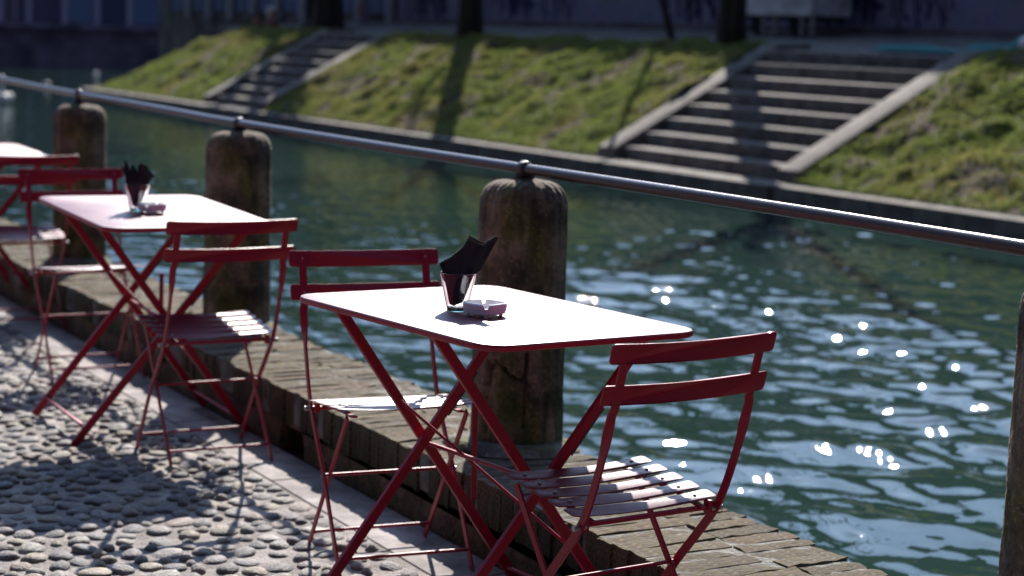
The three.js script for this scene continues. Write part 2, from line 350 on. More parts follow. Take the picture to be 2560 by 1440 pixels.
// ---------------------------------------------------------------- bollards and handrail
const PX = [2.035, 0, -2.138, -4.19], RAILY = 0.958;
{
  const R = 0.1227, Y0 = 0.19, Y1 = 0.937;
  const seg = (p, a, b) => { const l2 = (b[0] - a[0]) ** 2 + (b[1] - a[1]) ** 2, t = clamp(((p[0] - a[0]) * (b[0] - a[0]) + (p[1] - a[1]) * (b[1] - a[1])) / l2, 0, 1); return Math.hypot(p[0] - a[0] - t * (b[0] - a[0]), p[1] - a[1] - t * (b[1] - a[1])); };
  // crack lines of the cracked bollard: (sideways from the facing side, height), metres
  const cracks = [[[-0.065, 0.44], [-0.077, 0.42], [-0.085, 0.375], [-0.09, 0.335], [-0.094, 0.285], [-0.083, 0.24]], [[-0.065, 0.44], [-0.04, 0.418], [-0.012, 0.398], [0.009, 0.391], [0.02, 0.403], [0.024, 0.445], [0.022, 0.5], [0.03, 0.56]], [[0.024, 0.46], [0.023, 0.39], [0.024, 0.3], [0.02, 0.26]]];
  const L2 = ['weathered stone bollard standing past the last chair with no table beside it', 'stone bollard with a cracked, spalled side behind the nearest set table', 'uncracked stone bollard behind the chair between the two set tables', 'stone bollard behind the chair at the bare table, nearest that table'];
  PX.forEach((X, n) => {
    const b = thing('stone_bollard', L2[n], 'bollard', X, 0, 0, 0, 'bollards carrying the handrail');
    const face = Math.atan2(CAM.z, CAM.x - X), A = n === 1 ? 360 : 140, H = n === 1 ? 260 : 100, pos = [], col = [], uv = [], idx = [];
    for (let j = 0; j <= H; j++) for (let i = 0; i <= A; i++) {
      const a = i / A * Math.PI * 2, t = j / H, s = t * 1.14;
      // profile: shaft, bevelled shoulder, shallow crown
      let y, r;
      if (s < 0.93) { y = lerp(Y0, Y1 - 0.075, s / 0.93); r = R * (1.02 - 0.05 * s); }
      else { const q = (s - 0.93) / 0.21, an = q * Math.PI / 2; const e = Math.min(1, q / 0.62), f = Math.max(0, (q - 0.62) / 0.38); y = Y1 - 0.075 + 0.064 * Math.sin(e * 1.45) / Math.sin(1.45) + 0.011 * f; r = R * (0.97 - 0.42 * Math.pow(e, 1.9)) * (1 - f); }
      const cx = Math.cos(a), cz = Math.sin(a);
      let dr = 0.006 * fbm(cx * 2.2 + n * 8, y * 3, cz * 2.2, 4) + 0.003 * fbm(cx * 9, y * 10 + n * 5, cz * 9, 3);
      dr += 0.0028 * sstep(1 - t, 0.05, 0.3) * (Math.pow(Math.abs(Math.cos(a * 4 + n * 0.7)), 4) - 0.4) + 0.005 * fbm(cx * 5 + n, y * 1.2, cz * 5 + n * 4, 3);   // soft vertical arrises
      let dark = 0;
      if (n === 1) {
        let da = Math.atan2(Math.sin(a - face), Math.cos(a - face));
        if (Math.abs(da) < 1.3) {
          const p = [-R * Math.sin(da), y];
          for (const c of cracks) for (let k = 1; k < c.length; k++) { const d = seg(p, c[k - 1], c[k]); dr -= 0.014 * Math.exp(-((d / 0.005) ** 2)); }
          if (p[0] > -0.085 && p[0] < 0.02 && y < 0.4 + 0.035 * (p[0] < -0.03 ? 1 : 0) - (p[0] + 0.065) * 0.3 && y > 0.24) dr -= 0.009 * sstep(y, 0.24, 0.3);
        }
      }
      r = Math.max(0, r + dr * Math.min(1, r / 0.05));
      pos.push(cx * r, y, cz * r); uv.push(i / A * 1.6, y * 2);
      const moss = sstep(fbm(cx * 3, y * 5 + n * 3, cz * 3, 4) + (y < 0.36 ? 0.25 : -0.12), 0.05, 0.3), st = 0.5 + 0.5 * fbm(cx * 6 + n, y * 1.1, cz * 6, 4);
      const k = lerp(0.6, 1.2, st); col.push(k * lerp(1.05, 0.5, moss), k * lerp(0.96, 0.56, moss), k * lerp(0.9, 0.32, moss));
      if (i && j) { const q = (j - 1) * (A + 1) + i - 1, w = j * (A + 1) + i - 1; idx.push(q, w + 1, q + 1, q, w, w + 1); }
    }
    const g = new THREE.BufferGeometry();
    g.setAttribute('position', new THREE.Float32BufferAttribute(pos, 3)); g.setAttribute('color', new THREE.Float32BufferAttribute(col, 3)); g.setAttribute('uv', new THREE.Float32BufferAttribute(uv, 2)); g.setIndex(idx); g.computeVertexNormals();
    mesh('shaft', g, M.post, b);
    const cg = new THREE.CylinderGeometry(0.15, 0.2, 0.022, 48, 3), cp = cg.attributes.position;
    for (let i = 0; i < cp.count; i++) { const x = cp.getX(i), z = cp.getZ(i), k = 1 + 0.18 * noise3(x * 14 + n * 3, z * 14, n); cp.setXYZ(i, clamp(x * k, -0.3, 0.3), cp.getY(i), Math.max(z * k, -0.118)); }
    cg.translate(0, 0.203, 0); cg.computeVertexNormals(); mesh('mortar_collar', uvMetres(cg), M.cement, b);
    mesh('rail_socket', new THREE.CylinderGeometry(0.024, 0.034, 0.05, 16).translate(0, 0.93, 0), M.iron, b);
    b.rotation.order = 'YXZ'; b.rotation.x = -0.009; b.rotation.z = 0.016;
  });
  const rail = thing('handrail', 'round brown iron handrail running along the bollard tops', 'railing');
  const xs = [9, ...PX, -6.3, -14];
  for (let i = 1; i < xs.length; i++) {
    const n = 24, pts = []; for (let k = 0; k <= n; k++) { const x = lerp(xs[i - 1], xs[i], k / n); pts.push(V(x, RAILY + 0.002 * Math.sin(x * 1.7) + (x < -2.5 ? (-2.5 - x) * 0.011 : 0), 0.0015 * Math.sin(x * 2.3))); }
    mesh('rail', new THREE.TubeGeometry(new THREE.CatmullRomCurve3(pts), 48, 0.0155, 20), M.rail, rail);
  }
  for (const x of PX) {
    const y = RAILY + (x < -2.5 ? (-2.5 - x) * 0.011 : 0), c = new THREE.LatheGeometry([[0.0157, -0.017], [0.021, -0.016], [0.0235, -0.008], [0.0238, 0.006], [0.021, 0.015], [0.0157, 0.017]].map((p) => new THREE.Vector2(...p)), 28);
    c.rotateZ(Math.PI / 2); c.translate(x, y, 0); mesh('collar', c, M.rail, rail);
  }
}

// ---------------------------------------------------------------- café tables and chairs
function makeTable() {
  const t = thing('folding_table', '', 'table'); t.rotation.order = 'YXZ';
  const rim = plate(0.77, 0.57, 0.06, 0.0125, null, 4, 0.0045); rim.rotateX(-Math.PI / 2); rim.translate(0, 0.70955, 0); mesh('rim', uvMetres(rim, 1.3), M.red, t);
  const top = plate(0.764, 0.564, 0.058, 0.003, null, 4, 0.0009); top.rotateX(-Math.PI / 2); top.translate(0, 0.7157, 0);
  uvMetres(top, 1.3); mesh('tabletop', top, M.redTop, t);
  const W = V(1, 0, 0), legs = [[-0.27, 0.22, -0.19, -0.268], [0.11, 0.22, 0.22, -0.268], [-0.2, -0.22, -0.22, 0.32], [0.27, -0.22, 0.21, 0.32]];
  const ends = legs.map(([u0, v0, u1, v1]) => [V(u0, 0.696, v0), V(u1, 0.004, v1)]);
  ends.forEach(([a, b]) => mesh('leg', straight(a, b, b.clone().sub(a).cross(W).normalize(), 0.0235, 0.012), M.red, t));
  const at = (k, s) => ends[k][0].clone().lerp(ends[k][1], s);
  mesh('foot_bar', straight(at(0, 0.92), at(1, 0.92), V(0, 0.3, 1).normalize(), 0.02, 0.008), M.red, t);
  mesh('foot_bar', straight(at(2, 0.92), at(3, 0.92), V(0, 0.3, 1).normalize(), 0.02, 0.008), M.red, t);
  mesh('hinge_bar', rod(at(0, 0.46).setX(-0.26), at(1, 0.46).setX(0.26), 0.005), M.red, t);
  mesh('under_rail', straight(V(-0.3, 0.698, 0.222), V(0.16, 0.698, 0.222), V(0, 0, 1), 0.024, 0.01), M.red, t);
  mesh('under_rail', straight(V(-0.24, 0.698, -0.222), V(0.3, 0.698, -0.222), V(0, 0, 1), 0.024, 0.01), M.red, t);
  mesh('stay_rod', rod(at(0, 0.3), at(1, 0.72), 0.004), M.red, t);
  const s0 = at(3, 0.47);
  mesh('stay_strap', straight(V(-0.165, 0.48, -0.09), V(-0.155, 0.25, -0.09), V(0, 0, 1), 0.016, 0.003), M.red, t);
  for (const k of [2, 3]) mesh('latch', straight(at(k, 0.22).add(V(0, 0, -0.014)), at(k, 0.36).add(V(0, 0, -0.014)), V(0, 1, 0), 0.016, 0.006), M.iron, t);
  return t;
}
function makeChair() {
  const c = thing('bistro_chair', '', 'chair');
  const stile = (s) => {
    const cv = new THREE.CatmullRomCurve3([V(-0.2535, 0.754, 0), V(-0.236, 0.69, 0), V(-0.212, 0.6, 0), V(-0.183, 0.5, 0), V(-0.135, 0.385, 0), V(-0.075, 0.308, 0), V(-0.005, 0.226, 0), V(0.075, 0.115, 0), V(0.153, 0.003, 0)], false, 'centripetal');
    return cv.getPoints(60).map((p) => { const tw = sstep(p.y, 0.52, 0.62) * Math.PI / 2, tn = V(0.6, 0.8, 0); return { p: p.setZ(s * (p.y > 0.62 ? 0.166 : 0.170)), w: V(-Math.cos(tw), -0.3 * Math.cos(tw), Math.sin(tw)) }; });
  };
  for (const s of [-1, 1]) {
    mesh('stile', bar(stile(s), 0.02, 0.0055), M.red, c);
    const leg = mesh('leg', straight(V(0.126, 0.4, s * 0.153), V(-0.174, 0.003, s * 0.158), V(0.8, 0.6, 0), 0.017, 0.0055), M.red, c);
    mesh('foot', box(0.03, 0.003, 0.013, -0.186, 0.0018, s * 0.158), M.red, c);
    mesh('foot', box(0.026, 0.003, 0.013, 0.163, 0.0018, s * 0.17), M.red, c);
    mesh('seat_rail', bar([V(-0.13, 0.377, s * 0.137), V(-0.04, 0.392, s * 0.137), V(0.06, 0.399, s * 0.137), V(0.132, 0.402, s * 0.137)].map((p) => ({ p, w: V(0, 0, 1) })), 0.016, 0.005), M.red, c);
    mesh('seat_bracket', rbox(0.022, 0.03, 0.012, 0.004, -0.122, 0.376, s * 0.156, 2), M.red, c);
    mesh('bolt', new THREE.CylinderGeometry(0.006, 0.006, 0.03, 12).rotateX(Math.PI / 2).translate(-0.128, 0.373, s * 0.172), M.steel, c);
    mesh('bolt', new THREE.CylinderGeometry(0.005, 0.005, 0.026, 12).rotateX(Math.PI / 2).translate(-0.005, 0.227, s * 0.165), M.steel, c);
  }
  mesh('seat_rod', rod(V(-0.118, 0.374, -0.165), V(-0.118, 0.374, 0.165), 0.006), M.red, c);
  mesh('stretcher', rod(V(-0.005, 0.229, -0.166), V(-0.005, 0.229, 0.166), 0.0045), M.red, c);
  mesh('stretcher', rod(V(-0.137, 0.05, -0.157), V(-0.137, 0.05, 0.157), 0.0045), M.red, c);
  mesh('stretcher', rod(V(0.124, 0.05, -0.17), V(0.124, 0.05, 0.17), 0.0045), M.red, c);
  [[-0.2515, 0.7375], [-0.2285, 0.6545]].forEach(([f, y]) => {   // back slats
    const g = plate(0.404, 0.042, 0.008, 0.0032, (x, h, z) => [x, h, z - 0.014 * (1 - (x / 0.2) ** 2)], 20);
    g.rotateY(Math.PI / 2); g.rotateZ(0.26); g.translate(f + 0.004, y, 0);
    const s = mesh('back_slat', g, M.red, c);
    for (const k of [-1, 1]) mesh('rivet', new THREE.SphereGeometry(0.004, 10, 6).scale(1, 1, 0.6).translate(f + 0.004, y, k * 0.166), M.steel, s);
  });
  for (let i = 0; i < 5; i++) {
    const f = -0.1 + i * 0.0545, y = 0.389 + i * 0.0062, g = plate(0.364, 0.0405, 0.009, 0.003, (x, h, z) => [x, h, z - 0.009 * (1 - (x / 0.182) ** 2)], 20);
    g.rotateX(-Math.PI / 2); g.rotateY(Math.PI / 2); g.rotateZ(0.15 - 0.012 * i); g.translate(f, y + 0.0085, 0);
    const s = mesh('seat_slat', g, M.redTop, c);
    for (const k of [-1, 1]) mesh('rivet', new THREE.CylinderGeometry(0.0038, 0.0042, 0.003, 12).translate(f, y + 0.0085, k * 0.137), M.steel, s);
  }
  return c;
}
const table0 = makeTable(), TG = 'red folding tables along the parapet';
function setTable(o, label, x, z, an, a1, a2) { o.position.set(x, 0, z); o.rotation.set(-a2, -an, a1, 'YXZ'); o.userData.label = label; o.userData.group = TG; return o; }
setTable(table0, 'red metal folding table with black napkins, beside the cracked bollard', 0.8565, 0.5818, -0.1284, -0.0017, 0.0161);
const table1 = setTable(copyOf(table0, '', 0, 0, 0, 0), 'red folding table with a low white ashtray and napkin glass, between the uncracked bollards', -1.4387, 0.5768, -0.0107, -0.036, 0.0076);
setTable(copyOf(table0, '', 0, 0, 0, 0), 'bare red folding table with nothing standing on it', -4.15, 0.5, -0.02, -0.03, 0.01);
const chair0 = makeChair(), CG = 'red slatted chairs at the tables';
const CH = [[0.298, 0.533, 0.132, 1, 'red slatted folding chair with its seat under the table by the cracked bollard'],
  [1.245, 0.488, -0.065, -1, 'red slatted folding chair seen from behind, striped by the handrail shadow, past the cracked bollard'],
  [-0.968, 0.555, 0.037, -1, 'red slatted folding chair seen from behind at the farther set table'],
  [-2.36, 0.505, 0.03, 1, 'red slatted folding chair facing the farther set table, back against the far bollard'],
  [-3.56, 0.455, 0.03, -1, 'red slatted folding chair seen from behind at the bare table'],
  [-4.75, 0.5, 0, 1, 'red slatted folding chair on the far side of the bare table']];
CH.forEach(([x, z, yaw, f, l], i) => { const o = i ? copyOf(chair0, l, 0, 0, 0, 0) : chair0; o.position.set(x, 0, z); o.rotation.y = -yaw + (f > 0 ? 0 : Math.PI); o.userData.label = l; o.userData.group = CG; });

// ---------------------------------------------------------------- on the tables
function glassGeo() {
  const o = [[0, 0], [0.021, 0], [0.0225, 0.002], [0.0405, 0.084], [0.0412, 0.086], [0.0398, 0.0865], [0.0385, 0.084], [0.0222, 0.012], [0.02, 0.0085], [0, 0.008]];
  return new THREE.LatheGeometry(o.map((p) => new THREE.Vector2(...p)), 48);
}
// napkins: sheets lying in the glass; outline given in a plane through its axis (sideways, up), with a fold
function sheet(outline, off, lean, yaw, T = 0.0016) {
  const s = new THREE.Shape(outline.map((p) => new THREE.Vector2(...p))), g = new THREE.ExtrudeGeometry(s, { depth: T, bevelEnabled: false, curveSegments: 2 });
  const p = g.attributes.position;
  for (let i = 0; i < p.count; i++) { const x = p.getX(i), y = p.getY(i); p.setZ(i, p.getZ(i) + off + 0.10 * x * x * (y / 0.1) * 4 + lean * y); }
  g.computeVertexNormals(); g.rotateY(yaw); return g;
}
function napkins(label, x, y, z, yaw, sheets) {
  const n = thing('paper_napkins', label, 'napkins', x, y, z, yaw);
  sheets.forEach(([o, off, lean, yw]) => mesh('napkin', sheet(o, off, lean, yw), M.napkin, n));
  return n;
}
const faceCam = (x, z) => Math.atan2(CAM.x - x, CAM.z - z);   // yaw that turns +z towards the seat opposite the table
{
  const TY = 0.7176;
  const gx = 0.823, gz = 0.636, yaw = faceCam(gx, gz);
  const g1 = mesh('drinking_glass', glassGeo(), M.glass); g1.position.set(gx, TY, gz); tag(g1, 'small tapered drinking glass holding black napkins, on the table by the cracked bollard', 'glass');
  const A = [[-0.004, 0.012], [0.006, 0.026], [0.014, 0.022], [0.036, 0.083], [0.05, 0.092], [0.086, 0.164], [0.08, 0.166], [0.055, 0.152], [0.045, 0.155], [0.03, 0.163], [0.022, 0.167], [0.008, 0.142], [-0.014, 0.122], [-0.042, 0.105], [-0.038, 0.096], [-0.034, 0.086], [-0.02, 0.03], [-0.014, 0.014]];
  const B = [[-0.008, 0.012], [0.012, 0.02], [0.036, 0.085], [0.08, 0.166], [0.074, 0.162], [0.05, 0.146], [0.03, 0.12], [-0.012, 0.108], [-0.038, 0.1], [-0.036, 0.09], [-0.018, 0.016]];
  const C = [[-0.003, 0.014], [0.01, 0.02], [0.03, 0.08], [0.05, 0.12], [0.034, 0.152], [0.018, 0.158], [0.004, 0.14], [-0.03, 0.112], [-0.034, 0.088], [-0.015, 0.02]];
  napkins('folded black paper napkins fanned out of the glass by the cracked bollard', gx, TY, gz, yaw, [[A, -0.004, 0.02, 0.12], [A.map(([x, y]) => [x * 0.96 - 0.001, y * 0.975]), -0.001, 0.045, 0.06], [B, 0.002, -0.06, -0.22], [B.map(([x, y]) => [x * 0.95, y * 0.985]), 0.0045, -0.035, -0.15], [C, -0.007, 0.1, 0.3]]);
  const gx2 = -1.40, gz2 = 0.632, yaw2 = faceCam(gx2, gz2), TY2 = 0.7172;
  const g2 = mesh('drinking_glass', glassGeo(), M.glass); g2.position.set(gx2, TY2, gz2); tag(g2, 'small tapered drinking glass with napkins and ashtray on the farther set table', 'glass');
  const D = [[-0.006, 0.012], [0.01, 0.014], [0.034, 0.086], [0.055, 0.116], [0.048, 0.122], [0.03, 0.14], [0.012, 0.155], [0.004, 0.15], [0.0, 0.128], [-0.014, 0.15], [-0.02, 0.146], [-0.022, 0.13], [-0.036, 0.166], [-0.042, 0.15], [-0.036, 0.09], [-0.016, 0.02]];
  napkins('crumpled black paper napkins standing in the glass on the farther set table', gx2, TY2, gz2, yaw2, [[D, 0, 0.02, 0.1], [B.map(([x, y]) => [-x * 0.7, y * 0.9]), 0.004, -0.08, -0.25], [C.map(([x, y]) => [x * 0.9, y * 0.95]), -0.006, 0.12, 0.35]]);
}
function ashtray(label, x, y, z, turn) {
  const t = thing('ashtray', label, 'ashtray', x, y, z, turn, 'white ashtrays on the tables'); t.scale.set(0.83, 0.95, 0.83);
  const rs = (s, r) => { const p = []; for (let k = 0; k < 4; k++) for (let i = 0; i <= 14; i++) { const a = k * Math.PI / 2 + i / 14 * Math.PI / 2; p.push([(k === 0 || k === 3 ? 1 : -1) * (s - r) + Math.cos(a) * r, (k < 2 ? 1 : -1) * (s - r) + Math.sin(a) * r]); } return p; };
  const rings = [[0.040, 0.006, 0.024], [0.046, 0.008, 0.028], [0.049, 0.0165, 0.031], [0.0478, 0.0172, 0.03], [0.0478, 0.0182, 0.03], [0.0498, 0.019, 0.032], [0.0505, 0.03, 0.033], [0.0485, 0.032, 0.032], [0.045, 0.032, 0.029], [0.0425, 0.0295, 0.027], [0.038, 0.012, 0.022], [0.02, 0.0105, 0.01], [0.001, 0.0105, 0.0005]];
  const pos = [], idx = [], n = 60;
  pos.push(0, 0.006, 0);
  rings.forEach(([s, y, r], j) => rs(s, r).forEach(([x, z], i) => {
    let h = y; if (j >= 5 && j <= 9 && i % 15 > 5 && i % 15 < 9) h = Math.min(y, 0.0225);
    pos.push(x, h, z);
    const a = 1 + (j - 1) * n + i, b = 1 + (j - 1) * n + (i + 1) % n, c = 1 + j * n + i, d = 1 + j * n + (i + 1) % n;
    if (j) idx.push(a, d, b, a, c, d); else idx.push(0, d, c);
  }));
  const g = new THREE.BufferGeometry(); g.setAttribute('position', new THREE.Float32BufferAttribute(pos, 3)); g.setIndex(idx);
  const gg = toCreasedNormals(g.toNonIndexed(), 0.7); mesh('bowl', uvMetres(gg), M.ash, t);
  for (let k = 0; k < 4; k++) { const a = k * Math.PI / 2 + Math.PI / 4; mesh('foot', new THREE.CylinderGeometry(0.006, 0.005, 0.008, 12).translate(Math.cos(a) * 0.042, 0.004, Math.sin(a) * 0.042), M.ash, t); }
  return t;
}
ashtray('square white ashtray with notched rim beside the nearest napkin glass', 0.905, 0.7176, 0.612, 0.35);
ashtray('round-cornered white ashtray on the farther set table beside the glass', -1.345, 0.7165, 0.6, 0.1);

// ---------------------------------------------------------------- far bank: kerb, slopes, stairs, path
const EY = -0.066, ZK = -8.55, ZB = -8.8, TOP = 1.25, XE = -33.2;
const S1 = [-13.65, -9.95], S2 = [-26.75, -23.85];
const smin = (a, b, k) => { const h = clamp(0.5 + 0.5 * (b - a) / k, 0, 1); return lerp(b, a, h) - k * h * (1 - h); };
function bankY(x, z) {
  const dz = ZB - z, dx = (x - XE) * 1.15, d = smin(dz, dx, 0.9);
  let h = EY + 0.01 + 0.585 * Math.max(d, 0) ; h = smin(h, TOP + 0.0 * x, 0.22);
  const edge = sstep(d, 0, 0.35);
  return h + edge * (0.10 * fbm(x * 1.4, z * 1.9, 4, 4) + 0.10 * fbm(x * 3.4, z * 5, 8, 4));
}
{
  const k = mesh('bank_kerb', (() => { const a = uvMetres(box(41, 0.9, 0.3, XE + 20.5 - 0.12, EY - 0.45, ZK - 0.15)), b = uvMetres(box(0.28, 0.9, 30, XE - 0.12 + 0.14, EY - 0.451, ZK - 0.3 - 15)); return mergeGeometries([a, b]); })(), M.concrete);
  structure(k, 'stone kerb along the waterline of the far grassy bank', 'kerb');
  const pa = new THREE.PlaneGeometry(43.5, 3.6, 1, 1); pa.rotateX(-Math.PI / 2);
  const pp = pa.attributes.position; for (let i = 0; i < pp.count; i++) { const z = pp.getZ(i) - 13.1; pp.setXYZ(i, pp.getX(i) - 11.2, 1.225 + (-11.3 - z) * 0.075, z); }
  pa.computeVertexNormals();
  structure(mesh('path', uvMetres(pa), M.path), 'shaded dark path along the top of the bank', 'path');
  const bladesAt = [];
  for (const [xa, xb] of [[S1[1], 7], [S2[1], S1[0]], [XE + 0.02, S2[0]]]) {
    const nx = Math.round((xb - xa) / 0.085), nz = 46, za = ZB, zb = xa < -30 ? -14.9 : -11.5, pos = [], col = [], uv = [], idx = [];
    for (let i = 0; i <= nx; i++) for (let j = 0; j <= nz; j++) {
      const x = lerp(xa, xb, i / nx), z = lerp(za, zb, Math.pow(j / nz, xa < -30 ? 1.5 : 1)), y = bankY(x, z);
      pos.push(x, y, z); uv.push(x, z);
      const n = fbm(x * 1.2, z * 1.2, 30, 4), d = fbm(x * 4, z * 4, 50, 3);
      const e = sstep(d + n * 0.5, 0.08, 0.28);
      const c = [lerp(0.11, 0.2, n + 0.5), lerp(0.155, 0.2, n + 0.5), 0.05]; col.push(lerp(c[0], 0.12, e), lerp(c[1], 0.09, e), lerp(c[2], 0.055, e));
      if (i && j) { const a = (i - 1) * (nz + 1) + j - 1, b = i * (nz + 1) + j - 1; idx.push(a, b, b + 1, a, b + 1, a + 1); }
    }
    const g = new THREE.BufferGeometry(); g.setAttribute('position', new THREE.Float32BufferAttribute(pos, 3)); g.setAttribute('color', new THREE.Float32BufferAttribute(col, 3)); g.setAttribute('uv', new THREE.Float32BufferAttribute(uv, 2)); g.setIndex(idx); g.computeVertexNormals();
    structure(mesh('grass_bank', g, M.soil), xa > S1[0] ? 'bumpy grassy canal bank beyond the wide stairs' : xa > S2[0] ? 'grassy canal bank between the two flights of stairs' : 'rounded end of the grassy bank past the narrow stairs', 'bank');
    const area = (xb - xa) * 2.9; for (let t = 0; t < area * 1000; t++) { const x = rr(xa + 0.03, xb - 0.03), z = rr(ZB - 0.02, -11.55); if (fbm(x * 4, z * 4, 50, 3) + 0.5 * fbm(x * 1.2, z * 1.2, 30, 4) > 0.23 && rnd() < 0.88) continue; bladesAt.push([x, bankY(x, z), z]); }
  }
  const blade = []; for (let k = 0; k < 5; k++) { const a = k * 1.256 + rr(-0.4, 0.4), b = rr(0.25, 0.75), h = rr(0.6, 1), c = Math.cos(a), s = Math.sin(a); blade.push(-s * 0.14, 0, c * 0.14, s * 0.14, 0, -c * 0.14, c * b - s * 0.05, h, s * b + c * 0.05, -s * 0.14, 0, c * 0.14, c * b - s * 0.05, h, s * b + c * 0.05, c * b * 1.7, h * 1.05, s * b * 1.7); }
  const bg = new THREE.BufferGeometry(); bg.setAttribute('position', new THREE.Float32BufferAttribute(blade, 3)); bg.computeVertexNormals();
  const inst = new THREE.InstancedMesh(bg, phys({ color: 0xffffff, roughness: 0.85, transmission: 0.3, thickness: 0, side: THREE.DoubleSide }), bladesAt.length), o = new THREE.Object3D();
  bladesAt.forEach(([x, y, z], i) => { o.position.set(x, y - 0.005, z); o.rotation.set(rr(-0.2, 0.5), rr(0, 6.28), rr(-0.2, 0.2)); const s = rr(0.022, 0.055); o.scale.set(s, s * rr(0.6, 1.15), s); o.updateMatrix(); inst.setMatrixAt(i, o.matrix); const q = fbm(x * 1.2, z * 1.2, 30, 4) + rr(-0.3, 0.3), dry = sstep(q, 0.05, 0.45); inst.setColorAt(i, lin(lerp(0.3, 0.44, dry), lerp(0.35, 0.39, dry), lerp(0.1, 0.16, dry))); });
  inst.name = numbered('grass'); inst.castShadow = inst.receiveShadow = true; inst.userData = { kind: 'stuff', label: 'short tufted grass covering the sloping canal bank', category: 'grass' }; scene.add(inst);
}
function stairs(label, [xa, xb], sw, group) {
  const s = thing('stone_stairs', label, 'stairs', 0, 0, 0, 0, group);
  const n = 8, rise = (TOP - 0.015 - EY) / n, z0 = -8.98, run = 0.2825, w = xb - xa - 2 * sw;
  mesh('landing', uvMetres(rbox(xb - xa - 0.02, 0.5, 0.5, 0.012, (xa + xb) / 2, EY - 0.246, -8.75, 2)), M.concrete, s);
  for (let k = 1; k <= n; k++) {
    const y = EY + k * rise, z = z0 - (k - 1) * run, dep = k === n ? 0.5 : run + 0.06, g = rbox(w - 0.01, rise + 0.05, dep, 0.012, 0, 0, 0, 2);
    const p = g.attributes.position; for (let i = 0; i < p.count; i++) if (p.getY(i) > 0) p.setY(i, p.getY(i) - (p.getZ(i) + dep / 2) * 0.05);
    g.translate((xa + xb) / 2, y - (rise + 0.05) / 2 + 0.008, z - dep / 2); g.computeVertexNormals();
    mesh('step', uvMetres(toCreasedNormals(g, 0.5)), M.concrete, s);
  }
  for (const [a, b] of [[xa, xa + sw], [xb - sw, xb]]) {
    const sh = new THREE.Shape(); sh.moveTo(8.88, -0.5); sh.lineTo(8.88, EY + 0.13); sh.lineTo(8.95, EY + 0.17); sh.lineTo(11.16, TOP + 0.03); sh.lineTo(11.62, TOP + 0.05); sh.lineTo(11.62, -0.5);
    const g = new THREE.ExtrudeGeometry(sh, { depth: b - a - 0.016, bevelEnabled: true, bevelSize: 0.008, bevelThickness: 0.008, bevelSegments: 2 });
    g.rotateY(Math.PI / 2); g.translate(a + 0.008, 0, 0);   // shape x -> -z
    mesh('stringer', uvMetres(toCreasedNormals(g, 0.5)), M.concrete, s);
  }
}
stairs('wide stone stairs with eight steps down the grassy bank', S1, 0.34);
stairs('narrow stone stairs farther along the grassy bank by the seated people', S2, 0.32);

// ---------------------------------------------------------------- trees on the bank top
function tree(label, x, z, r, lean, limbs, h = 4.2) {
  const t = thing('bare_tree', label, 'tree', x, 1.2, z, 0, 'bare trees along the bank top');
  const pts = [V(0, -0.15, 0), V(lean * 0.2, 0.8, 0), V(lean * 0.5, 2, 0.05), V(lean, h, 0)], cv = new THREE.CatmullRomCurve3(pts);
  const tube = (c, r0, r1, n = 24, m = 14) => { const g = new THREE.TubeGeometry(c, n, 1, m), p = g.attributes.position, q = V(0, 0, 0); for (let i = 0; i <= n; i++) { const u = i / n; c.getPointAt(u, q); const rad = lerp(r0, r1, u) * (1 + (i < 4 && r0 > 0.15 ? 0.35 * (1 - i / 4) ** 2 : 0)); for (let k = 0; k <= m; k++) { const id = i * (m + 1) + k, f = rad * (1 + 0.08 * noise3(k * 1.1, u * 9, x)); p.setXYZ(id, q.x + (p.getX(id) - q.x) * f, q.y + (p.getY(id) - q.y) * f, q.z + (p.getZ(id) - q.z) * f); } } g.computeVertexNormals(); return g; };
  mesh('trunk', tube(cv, r, r * 0.72), M.bark, t);
  const twigs = [];
  limbs.forEach(([y, az, len, rise, rad], n) => {
    const a = cv.getPointAt(y / h), b = a.clone().add(V(Math.cos(az) * len * 0.5, rise * 0.45, Math.sin(az) * len * 0.5)), c = a.clone().add(V(Math.cos(az) * len, rise, Math.sin(az) * len));
    const lc = new THREE.CatmullRomCurve3([a, b, c]); mesh('limb', tube(lc, rad, rad * 0.3, 12, 8), M.bark, t);
    for (let i = 0; i < 26; i++) { const u = rr(0.35, 1), p = lc.getPointAt(u), d = V(rr(-1, 1), rr(0.2, 1.2), rr(-1, 1)).normalize(), L = rr(0.4, 1.1); const e = p.clone().addScaledVector(d, L); twigs.push(rod(p, e, 0.014, 4, 0.005)); for (let j = 0; j < 3; j++) { const s = p.clone().lerp(e, rr(0.3, 0.9)), dd = d.clone().add(V(rr(-0.8, 0.8), rr(-0.2, 0.8), rr(-0.8, 0.8))).normalize(); twigs.push(rod(s, s.clone().addScaledVector(dd, rr(0.2, 0.5)), 0.006, 3, 0.002)); } }
  });
  mesh('crown', mergeGeometries(twigs), M.bark, t);
}
const LIMBS = (s) => [[3.6, 0.4 + s, 1.9, 2.6, 0.13], [3.9, 2.3 + s, 1.7, 2.9, 0.14], [4.1, 4.2 + s, 2.0, 2.4, 0.12], [4.15, 5.5 + s, 1.2, 3.4, 0.13]];
tree('bare tree trunk on the bank between the two flights of stairs', -21.5, -11.35, 0.2, 0.1, [...LIMBS(0.2), [0.9, Math.PI, 1.35, 1.4, 0.055]]);
tree('thick bare tree trunk at the head of the wide stairs', -14.75, -11.5, 0.19, -0.05, LIMBS(1.1));
tree('slender leaning bare sapling beside the thick trunk at the wide stairs', -15.95, -11.5, 0.05, -2.5, [[3.0, 2.6, 0.9, 1.0, 0.03], [3.6, 4.2, 0.8, 1.1, 0.03], [3.9, 0.5, 0.6, 1.2, 0.03]]);
tree('bare tree trunk at the head of the narrow stairs by the seated people', -27.9, -11.75, 0.28, 0.05, LIMBS(2.4));
